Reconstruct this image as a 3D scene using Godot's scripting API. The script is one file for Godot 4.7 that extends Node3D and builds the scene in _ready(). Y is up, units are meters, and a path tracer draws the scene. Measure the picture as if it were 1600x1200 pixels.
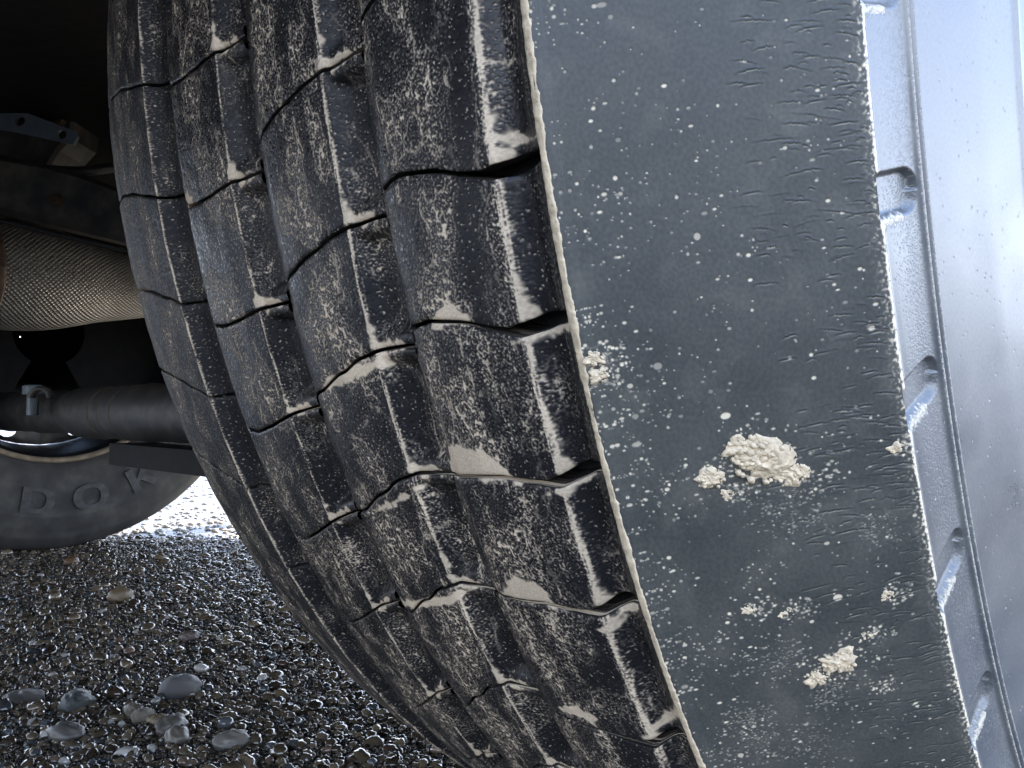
extends Node3D

# Metres, y up. The wheel frame: x along the axle towards the outside, y up, z towards the viewer's side of the tread.
const AXLE_YAW := 0.7641411968
const CAMBER := 0.0143128473
const HUB := Vector3(0.20067, 0.385, -0.47106)
const R0 := 0.3674
const SLOPE := 0.0901
const PITCH := 0.0925
const T_PHI0 := -1.05   # the tread's texture runs from here
const T_PHI1 := 0.15
const T_W0 := -0.165
const T_W1 := 0.095
const S_PHI0 := -0.82   # the sidewall's texture
const S_PHI1 := 0.13
const S_LEN := 0.12

var rng := RandomNumberGenerator.new()
var M := {}
var wob := FastNoiseLite.new()

func _ready():
	rng.seed = 7
	wob.seed = 3
	wob.frequency = 90.0
	setup_view()
	make_materials()
	build_ground()
	build_car()
	build_mud()
	build_stones()

# ------------------------------------------------------------------ view
func setup_view():
	var cam := Camera3D.new()
	cam.name = "camera"
	cam.fov = 2.0 * rad_to_deg(atan(600.0 / 1347.557))
	cam.near = 0.01
	cam.far = 900.0
	add_child(cam)
	cam.position = Vector3(0, 0.2471, 0)
	cam.rotation = Vector3(0.02968, 0, 0.0019)
	cam.current = true

	var env := Environment.new()
	var sm := ProceduralSkyMaterial.new()
	sm.sky_top_color = Color(0.48, 0.58, 0.75)
	sm.sky_horizon_color = Color(0.92, 0.955, 1.0)
	sm.sky_curve = 0.16
	sm.sky_energy_multiplier = 1.0
	sm.ground_bottom_color = Color(0.25, 0.24, 0.23)
	sm.ground_horizon_color = Color(0.55, 0.55, 0.55)
	sm.sun_angle_max = 35.0
	sm.sun_curve = 0.12
	var sky := Sky.new()
	sky.sky_material = sm
	env.background_mode = Environment.BG_SKY
	env.sky = sky
	env.tonemap_mode = Environment.TONE_MAPPER_LINEAR
	env.tonemap_exposure = 9.8
	env.sdfgi_enabled = true
	env.ssao_enabled = true
	env.ssil_enabled = true
	var we := WorldEnvironment.new()
	we.name = "world_environment"
	we.environment = env
	add_child(we)

	var sun := DirectionalLight3D.new()
	sun.name = "sun"
	sun.light_energy = 1.6
	sun.light_color = Color(1.0, 0.95, 0.87)
	sun.light_angular_distance = 0.5
	sun.shadow_enabled = true
	add_child(sun)
	sun.look_at_from_position(Vector3(0.408, 0.45, -0.787), Vector3.ZERO)

# ------------------------------------------------------------------ helpers
func mesh_of(P: PackedVector3Array, UV: PackedVector2Array, I: PackedInt32Array, flat := false) -> ArrayMesh:
	var N := PackedVector3Array()
	N.resize(P.size())
	for t in range(0, I.size(), 3):
		var a := I[t]
		var b := I[t + 1]
		var c := I[t + 2]
		var n := (P[c] - P[a]).cross(P[b] - P[a])
		N[a] += n
		N[b] += n
		N[c] += n
	for k in N.size():
		N[k] = N[k].normalized() if N[k].length_squared() > 0.0 else Vector3.UP
	var arr := []
	arr.resize(Mesh.ARRAY_MAX)
	arr[Mesh.ARRAY_VERTEX] = P
	arr[Mesh.ARRAY_NORMAL] = N
	if UV.size() == P.size():
		arr[Mesh.ARRAY_TEX_UV] = UV
	arr[Mesh.ARRAY_INDEX] = I
	var m := ArrayMesh.new()
	m.add_surface_from_arrays(Mesh.PRIMITIVE_TRIANGLES, arr)
	return m

func grid_mesh(P: PackedVector3Array, UV: PackedVector2Array, rows: int, cols: int, flip := false) -> ArrayMesh:
	var I := PackedInt32Array()
	for i in rows - 1:
		for j in cols - 1:
			var a := i * cols + j
			var b := a + 1
			var c := a + cols
			var d := c + 1
			if flip:
				I.append_array([a, b, c, b, d, c])
			else:
				I.append_array([a, c, b, b, c, d])
	return mesh_of(P, UV, I)

func put(parent: Node, called: String, m: Mesh, mat: Material) -> MeshInstance3D:
	var o := MeshInstance3D.new()
	o.name = called
	o.mesh = m
	o.material_override = mat
	parent.add_child(o, true)
	return o

func tag(o: Node, label: String, category := "", group := "", kind := ""):
	if label: o.set_meta("label", label)
	if category: o.set_meta("category", category)
	if group: o.set_meta("group", group)
	if kind: o.set_meta("kind", kind)

func wheel_basis() -> Basis:
	var a0 := Vector3(cos(AXLE_YAW), 0, sin(AXLE_YAW))
	var a := a0 * cos(CAMBER) - Vector3.UP * sin(CAMBER)
	var v := Vector3.UP * cos(CAMBER) + a0 * sin(CAMBER)
	var u := Vector3(-sin(AXLE_YAW), 0, cos(AXLE_YAW))
	return Basis(a, v, u)

func on_wheel(w: float, r: float, phi: float) -> Vector3:
	return Vector3(w, r * sin(phi), r * cos(phi))

func rad_at(w: float) -> float:
	return R0 + SLOPE * (w + 0.0875)

func curve(pts: Array, x: float) -> float:
	if x <= pts[0].x: return pts[0].y
	for k in pts.size() - 1:
		if x <= pts[k + 1].x:
			return lerpf(pts[k].y, pts[k + 1].y, smoothstep(0.0, 1.0, (x - pts[k].x) / (pts[k + 1].x - pts[k].x)) * 0.5 + 0.5 * (x - pts[k].x) / (pts[k + 1].x - pts[k].x))
	return pts[-1].y

func fine(pts: Array, step: float) -> Array:
	var out := [pts[0]]
	for k in pts.size() - 1:
		var n := maxi(1, int(ceil((pts[k + 1] - pts[k]).length() / step)))
		for i in range(1, n + 1):
			out.append(pts[k].lerp(pts[k + 1], float(i) / n))
	return out

# ------------------------------------------------------------------ textures
func noise_bytes(w: int, h: int, sx: int, sy: int, freq: float, sd: int, kind := FastNoiseLite.TYPE_SIMPLEX_SMOOTH, fractal := FastNoiseLite.FRACTAL_FBM, oct := 3, warp := 0.0) -> PackedByteArray:
	var n := FastNoiseLite.new()
	n.seed = sd
	n.noise_type = kind
	n.frequency = freq
	n.fractal_type = fractal
	n.fractal_octaves = oct
	if kind == FastNoiseLite.TYPE_CELLULAR:
		n.cellular_return_type = FastNoiseLite.RETURN_DISTANCE
		n.cellular_jitter = 1.0
	if warp > 0.0:
		n.domain_warp_enabled = true
		n.domain_warp_amplitude = warp
		n.domain_warp_frequency = freq * 0.5
	var im := n.get_image(w / sx, h / sy)
	if sx > 1 or sy > 1:
		im.resize(w, h, Image.INTERPOLATE_CUBIC)
	im.convert(Image.FORMAT_L8)
	return im.get_data()

func tex(w: int, h: int, d: PackedByteArray) -> ImageTexture:
	return ImageTexture.create_from_image(Image.create_from_data(w, h, false, Image.FORMAT_RGB8, d))

func stamp_poly(buf: PackedFloat32Array, W: int, H: int, poly: PackedVector2Array, jag: PackedByteArray, soft: float):
	var lo := poly[0]
	var hi := poly[0]
	for q in poly:
		lo = lo.min(q)
		hi = hi.max(q)
	for y in range(maxi(0, int(lo.y) - 8), mini(H, int(hi.y) + 9)):
		for x in range(maxi(0, int(lo.x) - 8), mini(W, int(hi.x) + 9)):
			var q := Vector2(x, y)
			var dist := 1e9
			for k in poly.size():
				var c := Geometry2D.get_closest_point_to_segment(q, poly[k], poly[(k + 1) % poly.size()])
				dist = minf(dist, c.distance_to(q))
			if not Geometry2D.is_point_in_polygon(q, poly): dist = -dist
			dist += (jag[y * W + x] / 255.0 - 0.5) * 11.0
			var v := clampf(dist / soft + 0.5, 0.0, 1.0)
			if v > buf[y * W + x]: buf[y * W + x] = v

func patches() -> Array:
	# mud caught above and below the cross grooves: angle along the tread, distance along the axle
	return [
		[Vector2(-0.3245, 0.0435), Vector2(-0.3109, 0.0502), Vector2(-0.3067, 0.0522), Vector2(-0.3105, 0.0548), Vector2(-0.3196, 0.0600), Vector2(-0.322, 0.052)],
		[Vector2(-0.4190, 0.0343), Vector2(-0.3979, 0.0378), Vector2(-0.3938, 0.0411), Vector2(-0.3929, 0.0532), Vector2(-0.4025, 0.0579), Vector2(-0.4106, 0.0615), Vector2(-0.4125, 0.0536), Vector2(-0.4132, 0.0453)],
		[Vector2(-0.5000, 0.0392), Vector2(-0.4824, 0.0458), Vector2(-0.4762, 0.0512), Vector2(-0.4779, 0.0561), Vector2(-0.4856, 0.0593), Vector2(-0.4935, 0.0625), Vector2(-0.4942, 0.0559), Vector2(-0.4964, 0.0470)],
		[Vector2(-0.3670, -0.0123), Vector2(-0.3536, -0.0038), Vector2(-0.3465, 0.0040), Vector2(-0.3428, 0.0137), Vector2(-0.3398, 0.0212), Vector2(-0.3349, 0.0258), Vector2(-0.3452, 0.0235), Vector2(-0.3590, 0.0001)],
		[Vector2(-0.2103, -0.0750), Vector2(-0.2014, -0.0702), Vector2(-0.2023, -0.0642), Vector2(-0.2077, -0.0611), Vector2(-0.2149, -0.0609)],
		[Vector2(-0.5570, -0.0188), Vector2(-0.5415, -0.0124), Vector2(-0.5159, 0.0159), Vector2(-0.5025, 0.0286), Vector2(-0.5103, 0.0250), Vector2(-0.5260, 0.0136), Vector2(-0.5423, -0.0047)],
		[Vector2(-0.4596, -0.0056), Vector2(-0.4466, 0.0027), Vector2(-0.4335, 0.0170), Vector2(-0.4216, 0.0268), Vector2(-0.4272, 0.0237), Vector2(-0.4381, 0.0165)],
		[Vector2(-0.5922, 0.0417), Vector2(-0.5820, 0.0463), Vector2(-0.5754, 0.0528), Vector2(-0.5801, 0.0581), Vector2(-0.5868, 0.0560), Vector2(-0.5895, 0.0449)],
		[Vector2(-0.3324, 0.0704), Vector2(-0.3251, 0.0739), Vector2(-0.3232, 0.0793), Vector2(-0.3228, 0.0849), Vector2(-0.3283, 0.0823), Vector2(-0.3317, 0.0761)],
		[Vector2(-0.4156, 0.0690), Vector2(-0.4075, 0.0741), Vector2(-0.4022, 0.0793), Vector2(-0.3980, 0.0850), Vector2(-0.4055, 0.0806), Vector2(-0.4154, 0.0735)],
		[Vector2(-0.5006, 0.0703), Vector2(-0.4913, 0.0739), Vector2(-0.4776, 0.0809), Vector2(-0.4778, 0.0844), Vector2(-0.4948, 0.0763), Vector2(-0.5025, 0.0718)],
		[Vector2(-0.5852, 0.0702), Vector2(-0.5686, 0.0758), Vector2(-0.5493, 0.0828), Vector2(-0.5463, 0.0869), Vector2(-0.5708, 0.0781)],
		[Vector2(-0.2363, 0.0722), Vector2(-0.2300, 0.0730), Vector2(-0.2316, 0.0772), Vector2(-0.2368, 0.0803), Vector2(-0.2384, 0.0839), Vector2(-0.2393, 0.0793)],
	]

func crusts() -> Array:
	# uneven crusts of dried splash on the faces of the outer blocks
	return [
		[Vector2(-0.3239, 0.0579), Vector2(-0.3260, 0.0636), Vector2(-0.3431, 0.0634), Vector2(-0.3677, 0.0639), Vector2(-0.3861, 0.0629), Vector2(-0.3717, 0.0614), Vector2(-0.3538, 0.0599), Vector2(-0.3344, 0.0586)],
		[Vector2(-0.3246, 0.0403), Vector2(-0.3233, 0.0485), Vector2(-0.3397, 0.0443), Vector2(-0.3552, 0.0402), Vector2(-0.3750, 0.0401), Vector2(-0.3933, 0.0398), Vector2(-0.3879, 0.0360), Vector2(-0.3594, 0.0364)],
		[Vector2(-0.4141, 0.0582), Vector2(-0.4156, 0.0648), Vector2(-0.4447, 0.0618), Vector2(-0.4644, 0.0603), Vector2(-0.4549, 0.0582), Vector2(-0.4298, 0.0587)],
		[Vector2(-0.4970, 0.0519), Vector2(-0.4952, 0.0603), Vector2(-0.5212, 0.0600), Vector2(-0.5556, 0.0583), Vector2(-0.5450, 0.0560), Vector2(-0.5143, 0.0541)],
		[Vector2(-0.5064, 0.0426), Vector2(-0.5021, 0.0482), Vector2(-0.5274, 0.0476), Vector2(-0.5604, 0.0463), Vector2(-0.5675, 0.0424), Vector2(-0.5373, 0.0424)],
		[Vector2(-0.4968, -0.0371), Vector2(-0.4980, -0.0282), Vector2(-0.5203, -0.0289), Vector2(-0.5307, -0.0300), Vector2(-0.5247, -0.0356), Vector2(-0.5114, -0.0382)],
		[Vector2(-0.1764, 0.0730), Vector2(-0.1889, 0.0744), Vector2(-0.2091, 0.0746), Vector2(-0.2263, 0.0744), Vector2(-0.2284, 0.0730), Vector2(-0.2080, 0.0729), Vector2(-0.1877, 0.0727)],
		[Vector2(-0.2608, 0.0720), Vector2(-0.2767, 0.0740), Vector2(-0.2950, 0.0738), Vector2(-0.3139, 0.0743), Vector2(-0.3105, 0.0721), Vector2(-0.2945, 0.0712), Vector2(-0.2757, 0.0709)],
		[Vector2(-0.4513, 0.0305), Vector2(-0.4788, 0.0325), Vector2(-0.4969, 0.0351), Vector2(-0.5018, 0.0317), Vector2(-0.4862, 0.0286), Vector2(-0.4667, 0.0282)],
	]

func shelf_patches() -> Array:
	# mud lying on the shelves where a cross groove meets a long groove
	var out := []
	var r := RandomNumberGenerator.new()
	r.seed = 4
	for col in [[2, 0.0206, 0.0335], [3, -0.0334, -0.0200]]:
		for phi in starts_of(col[0]):
			if phi < -0.95 or phi > 0.1: continue
			var e: float = col[1]
			var far: float = col[2]
			var g: float = phi + groove_of(col[0], e, true, phi)
			var g_far: float = phi + groove_of(col[0], far, true, phi)
			var k := r.randf_range(0.7, 1.2)
			out.append([Vector2(g + 0.001, e - 0.0016 * k), Vector2(g + 0.009 * k, e - 0.0006), Vector2(g + 0.026 * k, e - 0.0001), Vector2(g + 0.026 * k, e + 0.0001), Vector2(g + 0.0105 * k, e + 0.0005), Vector2(g + 0.0060, e + 0.0020), Vector2(g_far + 0.0040, far - 0.003), Vector2(g_far + 0.001, far - 0.002), Vector2(g + 0.001, e + 0.004)])
			out.append([Vector2(g - 0.0012, e + 0.0010), Vector2(g - 0.0042 * k, e + 0.0025), Vector2(g_far - 0.0026 * k, far - 0.004), Vector2(g_far - 0.0012, far - 0.001)])
	for phi in starts_of(1):
		if phi < -0.95 or phi > 0.1: continue
		var g: float = phi + groove_of(1, 0.0735, true, phi)
		out.append([Vector2(g + 0.001, 0.0724), Vector2(g + 0.010, 0.0731), Vector2(g + 0.032, 0.0736), Vector2(g + 0.032, 0.0738), Vector2(g + 0.010, 0.0743), Vector2(g + 0.004, 0.0758), Vector2(g + 0.001, 0.0758)])
	return out

func mud_material(called: String, colour: ImageTexture, relief: ImageTexture, depth_cm: float, spec := 0.5) -> StandardMaterial3D:
	var m := StandardMaterial3D.new()
	m.resource_name = called
	m.albedo_texture = colour
	m.roughness = 1.0
	m.roughness_texture = relief
	m.roughness_texture_channel = BaseMaterial3D.TEXTURE_CHANNEL_GREEN
	m.metallic_specular = spec
	m.heightmap_enabled = true
	m.heightmap_texture = relief
	m.heightmap_scale = depth_cm
	return m

func tread_texture():
	var W := 2048
	var H := 1024
	var cell := noise_bytes(W, H, 1, 1, 0.17, 11, FastNoiseLite.TYPE_CELLULAR, FastNoiseLite.FRACTAL_NONE, 1, 6.0)
	var grit := noise_bytes(W, H, 1, 1, 0.30, 12, FastNoiseLite.TYPE_SIMPLEX_SMOOTH, FastNoiseLite.FRACTAL_FBM, 2)
	var zone := noise_bytes(W, H, 2, 1, 0.016, 13, FastNoiseLite.TYPE_SIMPLEX_SMOOTH, FastNoiseLite.FRACTAL_FBM, 4)
	var vein := noise_bytes(W, H, 2, 1, 0.022, 14, FastNoiseLite.TYPE_SIMPLEX_SMOOTH, FastNoiseLite.FRACTAL_RIDGED, 2, 22.0)
	var line := noise_bytes(W, H, 16, 1, 0.3, 15, FastNoiseLite.TYPE_SIMPLEX_SMOOTH, FastNoiseLite.FRACTAL_FBM, 2)
	var jag := noise_bytes(W, H, 1, 1, 0.05, 16, FastNoiseLite.TYPE_SIMPLEX_SMOOTH, FastNoiseLite.FRACTAL_FBM, 3)
	# sample rows: how much mud each strip of the tread's width holds; sparse on left chamfers to paint their shade
	var cover := [Vector2(-0.165, 0.30), Vector2(-0.135, 0.45), Vector2(-0.105, 0.35), Vector2(-0.095, 0.25), Vector2(-0.0885, 0.2), Vector2(-0.0865, 0.04), Vector2(-0.0735, 0.05), Vector2(-0.066, 0.15), Vector2(-0.061, 0.45), Vector2(-0.036, 0.42), Vector2(-0.031, 0.20), Vector2(-0.020, 0.16), Vector2(-0.0125, 0.16), Vector2(-0.0095, 0.55), Vector2(0.017, 0.55), Vector2(0.0225, 0.26), Vector2(0.031, 0.18), Vector2(0.0365, 0.25), Vector2(0.040, 0.60), Vector2(0.058, 0.62), Vector2(0.0625, 0.22), Vector2(0.068, 0.24), Vector2(0.0735, 0.40), Vector2(0.0762, 0.16), Vector2(0.0805, 0.16), Vector2(0.083, 0.22), Vector2(0.0865, 0.18), Vector2(0.095, 0.2)]
	var edges := [[-0.0874, 0.0003, 0.75], [-0.0334, 0.00035, 0.62], [0.0206, 0.00045, 0.78], [0.0735, 0.0006, 0.85], [0.0872, 0.0007, 1.0], [-0.0115, 0.0003, 0.45], [-0.0655, 0.0003, 0.35], [0.0395, 0.0003, 0.45]]
	var pat := PackedFloat32Array()
	pat.resize(W * H)
	for p in patches() + shelf_patches():
		var poly := PackedVector2Array()
		for q in p:
			poly.append(Vector2((q.x - T_PHI0) / (T_PHI1 - T_PHI0) * W, (q.y - T_W0) / (T_W1 - T_W0) * H))
		stamp_poly(pat, W, H, poly, jag, 3.0)
	var crust := PackedFloat32Array()
	crust.resize(W * H)
	for p in crusts():
		var poly := PackedVector2Array()
		for q in p:
			poly.append(Vector2((q.x - T_PHI0) / (T_PHI1 - T_PHI0) * W, (q.y - T_W0) / (T_W1 - T_W0) * H))
		stamp_poly(crust, W, H, poly, jag, 22.0)
	var col := PackedByteArray()
	col.resize(W * H * 3)
	var rel := PackedByteArray()
	rel.resize(W * H * 3)
	for y in H:
		var w := T_W0 + (T_W1 - T_W0) * (y + 0.5) / H
		var base := curve(cover, w)
		var ed := 0.0
		var ed_w := 0.0
		for e in edges:
			var g: float = exp(-pow((w - e[0]) / (e[1] * 2.2), 2.0)) * e[2]
			if g > ed:
				ed = g
		var striped := smoothstep(0.0808, 0.0815, w) * (1.0 - smoothstep(0.0862, 0.0866, w))
		var bead := smoothstep(0.0858, 0.0864, w)
		for x in W:
			var k := y * W + x
			var f := float(x) / W          # 0 is low on the wheel
			var z := zone[k] / 255.0
			var c := cell[k] / 255.0
			var g2 := grit[k] / 255.0
			var v := vein[k] / 255.0
			var amount := base * (1.2 - 0.45 * f) + (z - 0.5) * 1.5
			# a net of dried drops, open where the rubber shows
			var net := clampf((c - 0.86 + minf(amount, 1.0) * 0.50 + (g2 - 0.5) * 0.35) * 4.5, 0.0, 1.0) * clampf(amount * 1.8 + 0.2, 0.0, 1.0) * 0.95
			net = maxf(net, clampf((g2 - 0.52) * 5.0 + (minf(amount, 1.1) - 0.35) * 0.8 + (c - 0.5) * 1.4, 0.0, 1.0) * 0.62 * clampf(amount * 1.6 + 0.2, 0.0, 1.0))
			var dome := maxf(0.0, 1.0 - c / 0.42)
			var dot := clampf((0.13 - c + (g2 - 0.60) * 0.9) * 9.0, 0.0, 1.0) * 0.95  # pale specks painting glints at the drop centres
			var tide := clampf((0.026 - absf(z - 0.52) + (g2 - 0.5) * 0.05) * 50.0, 0.0, 1.0) * clampf(base * 2.0, 0.0, 1.0) * 0.8
			var drip := maxf(tide, clampf((v - 0.84 + (g2 - 0.5) * 0.18) * 9.0, 0.0, 1.0) * clampf(amount * 1.7 + 0.1, 0.0, 1.0) * 0.9)
			var rim := clampf((ed - 0.45 + (line[k] / 255.0 - 0.5) * 0.7 + (g2 - 0.5) * 0.6) * 3.0, 0.0, 1.0)
			var mud := maxf(maxf(net, dot * 0.9), maxf(drip, rim))
			if striped > 0.0:
				mud = lerpf(mud, clampf((line[k] / 255.0 - 0.5) * 1.2 + (g2 - 0.5) * 2.1 + 0.16, 0.0, 1.0) * 0.55, striped)
			var gloss := smoothstep(0.0748, 0.0758, w) * (1.0 - smoothstep(0.0802, 0.0812, w))
			if bead > 0.0: mud = maxf(mud, bead * 0.95)
			var p := pat[k]
			mud = maxf(mud, maxf(p, clampf((crust[k] * 0.75 - 0.42 + (g2 - 0.45) * 1.4 + (c - 0.5) * 0.9) * 2.2, 0.0, 1.0) * 0.9 * minf(1.0, crust[k] * 2.5)))
			var tone := 0.90 + 0.22 * (g2 - 0.5) + 0.14 * (z - 0.5)
			var film := 0.01 + 0.03 * base + 0.10 * base * smoothstep(0.50, 0.62, z)
			var t := clampf(mud * 0.94 + film, 0.0, 1.0)
			var j := k * 3
			col[j] = int(clampf(lerpf(26.0, 211.0 * tone, t), 0, 255))
			col[j + 1] = int(clampf(lerpf(25.0, 191.0 * tone, t), 0, 255))
			col[j + 2] = int(clampf(lerpf(26.0, 163.0 * tone, t), 0, 255))
			var smooth_patch := maxf(p, bead * 0.6)
			rel[j] = int(clampf(255.0 * (0.15 + 0.60 * mud * (1.0 - 0.25 * smooth_patch) + 0.10 * (1.0 - smooth_patch) * g2 + (0.06 + 0.24 * minf(base, 0.6)) * smoothstep(-0.100, -0.060, w) * dome * (1.0 - mud) * (1.0 - smooth_patch)), 0, 255))
			rel[j + 1] = int(255.0 * lerpf(0.36 + 0.12 * g2 - 0.16 * minf(1.0, dome * 2.0) - 0.14 * gloss + 0.22 * (1.0 - smoothstep(-0.090, -0.070, w)), 0.92, clampf(mud * 1.4, 0.0, 1.0)))
	return [tex(W, H, col), tex(W, H, rel)]

func disc(buf: PackedFloat32Array, W: int, H: int, cx: float, cy: float, rx: float, ry: float, v: float):
	for y in range(maxi(0, int(cy - ry - 1)), mini(H, int(cy + ry + 2))):
		for x in range(maxi(0, int(cx - rx - 1)), mini(W, int(cx + rx + 2))):
			var d := sqrt(pow((x - cx) / rx, 2) + pow((y - cy) / ry, 2))
			var a := clampf((1.0 - d) * minf(rx, ry) + 0.5, 0.0, 1.0) * v
			if a > buf[y * W + x]: buf[y * W + x] = a

func side_texture():
	var W := 2048
	var H := 768
	var grit := noise_bytes(W, H, 1, 1, 0.16, 21, FastNoiseLite.TYPE_SIMPLEX_SMOOTH, FastNoiseLite.FRACTAL_FBM, 2)
	var film := noise_bytes(W, H, 1, 1, 0.0075, 22, FastNoiseLite.TYPE_SIMPLEX_SMOOTH, FastNoiseLite.FRACTAL_FBM, 5, 60.0)
	var smear := noise_bytes(W, H, 1, 1, 0.012, 23, FastNoiseLite.TYPE_SIMPLEX_SMOOTH, FastNoiseLite.FRACTAL_FBM, 4, 30.0)
	var scuff := noise_bytes(W, H, 1, 8, 0.05, 24, FastNoiseLite.TYPE_SIMPLEX_SMOOTH, FastNoiseLite.FRACTAL_FBM, 3)
	var r := RandomNumberGenerator.new()
	r.seed = 99
	var spot := PackedFloat32Array()
	spot.resize(W * H)
	var cut := PackedFloat32Array()
	cut.resize(W * H)
	var px_phi := W / (S_PHI1 - S_PHI0)
	var px_s := H / S_LEN
	var clump := FastNoiseLite.new()
	clump.seed = 5
	clump.frequency = 0.009
	# splashes, thick beside the tread and thinner towards the rim
	for i in 15000:
		var x := r.randf() * W
		var s := r.randf() * 0.0505
		var f := x / W
		var thick := exp(-s / 0.009) * 1.0 + 0.06 + 0.22 * (1.0 - f)
		thick *= clampf(0.55 + clump.get_noise_2d(x, s * px_s) * 1.9, 0.02, 1.4)
		if r.randf() > thick: continue
		var size := 0.7 + pow(r.randf(), 3.0) * 1.3
		if r.randf() < 0.012: size *= 2.2
		disc(spot, W, H, x, s * px_s, size * r.randf_range(0.8, 1.2), size * r.randf_range(1.0, 1.9), r.randf_range(0.45, 1.0))
	for i in 900:
		var s := r.randf_range(0.054, S_LEN)
		disc(spot, W, H, r.randf() * W, s * px_s, r.randf_range(0.7, 1.5), r.randf_range(0.8, 1.9), r.randf_range(0.25, 0.8))
	# powder round the stuck clods
	for c in clod_list():
		for i in 50:
			var q: Vector2 = Vector2.from_angle(r.randf() * TAU) * pow(r.randf(), 0.7) * c[2] * 2.0
			disc(spot, W, H, (c[0] - S_PHI0) * px_phi + q.x / 0.37 * px_phi, (c[1] - 0.0875) * 1.28 * px_s + q.y * 1.3 * px_s, r.randf_range(0.7, 2.0), r.randf_range(0.9, 2.6), r.randf_range(0.3, 1.0))
	for c in [[-0.5222, 0.0197, 0.006], [-0.5751, 0.0115, 0.009], [-0.5886, 0.0196, 0.008], [-0.556, 0.026, 0.005], [-0.425, 0.024, 0.008], [-0.44, 0.030, 0.006], [-0.46, 0.042, 0.006], [-0.555, 0.010, 0.005]]:
		for i in 170:
			var q: Vector2 = Vector2(r.randfn(0, 0.45), r.randfn(0, 0.45)) * c[2]
			disc(spot, W, H, (c[0] - S_PHI0 + q.x / 0.37) * px_phi, (c[1] + q.y) * px_s, r.randf_range(0.5, 1.2), r.randf_range(0.7, 2.4), r.randf_range(0.2, 0.7))
	# skylight painted into each recess's low end, grit in the step, painted rib highlights
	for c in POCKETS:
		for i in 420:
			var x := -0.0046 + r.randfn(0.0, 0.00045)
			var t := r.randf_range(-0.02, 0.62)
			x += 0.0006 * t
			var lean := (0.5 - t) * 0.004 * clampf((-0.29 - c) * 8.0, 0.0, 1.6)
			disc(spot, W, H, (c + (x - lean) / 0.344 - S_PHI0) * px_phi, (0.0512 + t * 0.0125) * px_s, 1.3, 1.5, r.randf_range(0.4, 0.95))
	for i in 16000:
		var ds := 0.0545 + 0.0085 * sqrt(r.randf())
		disc(spot, W, H, r.randf() * W, ds * px_s, 0.55, 0.6, r.randf_range(0.2, 0.75))
	for i in 9000:
		disc(spot, W, H, r.randf() * W, (0.0644 if i % 2 else 0.0668) * px_s + r.randfn(0.0, 0.7), 1.2, 0.8, r.randf_range(0.3, 0.9))
	# scuffs: short strokes across the shoulder, most of them near its outer edge
	for i in 1000:
		var u := r.randf()
		var s0 := 0.0502 - pow(r.randf(), 1.7) * 0.019
		var length := r.randf_range(0.0012, 0.006) * (1.9 if r.randf() < 0.08 else 1.0)
		var x0 := (0.12 + 0.88 * u) * W
		if clump.get_noise_2d(x0 * 1.3 + 500.0, 40.0) < -0.12 and r.randf() < 0.75: continue
		var tilt := r.randf_range(-0.12, 0.30)
		var amp := r.randf_range(0.35, 1.0)
		var n := int(length * px_s)
		for k in n:
			var t := float(k) / n
			var fade := sin(t * PI) * amp
			var yy := int(s0 * px_s - k)
			var xx := int(x0 + tilt * k + sin(t * 3.0) * 1.5)
			if yy < 0 or yy >= H or xx < 3 or xx >= W - 3: continue
			cut[yy * W + xx] = maxf(cut[yy * W + xx], fade)
			cut[yy * W + xx + 1] = maxf(cut[yy * W + xx + 1], fade * 0.6)
			if amp > 0.5: spot[yy * W + xx - 2] = maxf(spot[yy * W + xx - 2], fade * 0.6)
	var col := PackedByteArray()
	col.resize(W * H * 3)
	var rel := PackedByteArray()
	rel.resize(W * H * 3)
	for y in H:
		var s := S_LEN * (y + 0.5) / H
		var dusty := smoothstep(0.0470, 0.0505, s) * (1.0 - smoothstep(0.0509, 0.0516, s))
		var lip := exp(-pow((s - 0.0509) / 0.00045, 2.0))
		for x in W:
			var k := y * W + x
			var f := film[k] / 255.0
			var g := grit[k] / 255.0
			var m := smear[k] / 255.0
			var t := 0.115 + 0.10 * f + 0.05 * clampf((m - 0.62) * 5.0, 0.0, 1.0) + 0.10 * (g - 0.5)
			t += dusty * (0.10 * (scuff[k] / 255.0) + 0.25 * clampf((g - 0.60) * 4.0, 0.0, 1.0)) + clampf((lip * 1.3 - 0.45 + (g - 0.5) * 2.2) * 1.6, 0.0, 0.85) * lip + smoothstep(0.0485, 0.0508, s) * (1.0 - smoothstep(0.0508, 0.0512, s)) * clampf((g - 0.55) * 6.0, 0.0, 1.0) * 0.5
			if s > 0.0518: t = 0.22 + 0.16 * f + 0.10 * (g - 0.5)  # paler, bluer base paints the sky's sheen on step and sidewall
			t = maxf(t, spot[k])
			t = clampf(t * (1.0 - 0.8 * cut[k]), 0.0, 1.0)
			var j := k * 3
			col[j] = int(lerpf(31.0 if s < 0.0518 else 27.0, 206.0, t))
			col[j + 1] = int(lerpf(34.0, 190.0, t))
			col[j + 2] = int(lerpf(34.0 if s < 0.0518 else 44.0, 162.0, t))
			rel[j] = int(255.0 * clampf(0.40 + 0.45 * spot[k] + (0.10 if s < 0.0518 else 0.03) * (g - 0.5) - 0.38 * cut[k] + 0.06 * dusty * g, 0.0, 1.0))
			rel[j + 1] = int(255.0 * clampf(lerpf((0.46 if s < 0.0515 else 0.25) + 0.16 * f, 0.95, spot[k]), 0.0, 1.0))
	return [tex(W, H, col), tex(W, H, rel)]

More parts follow.
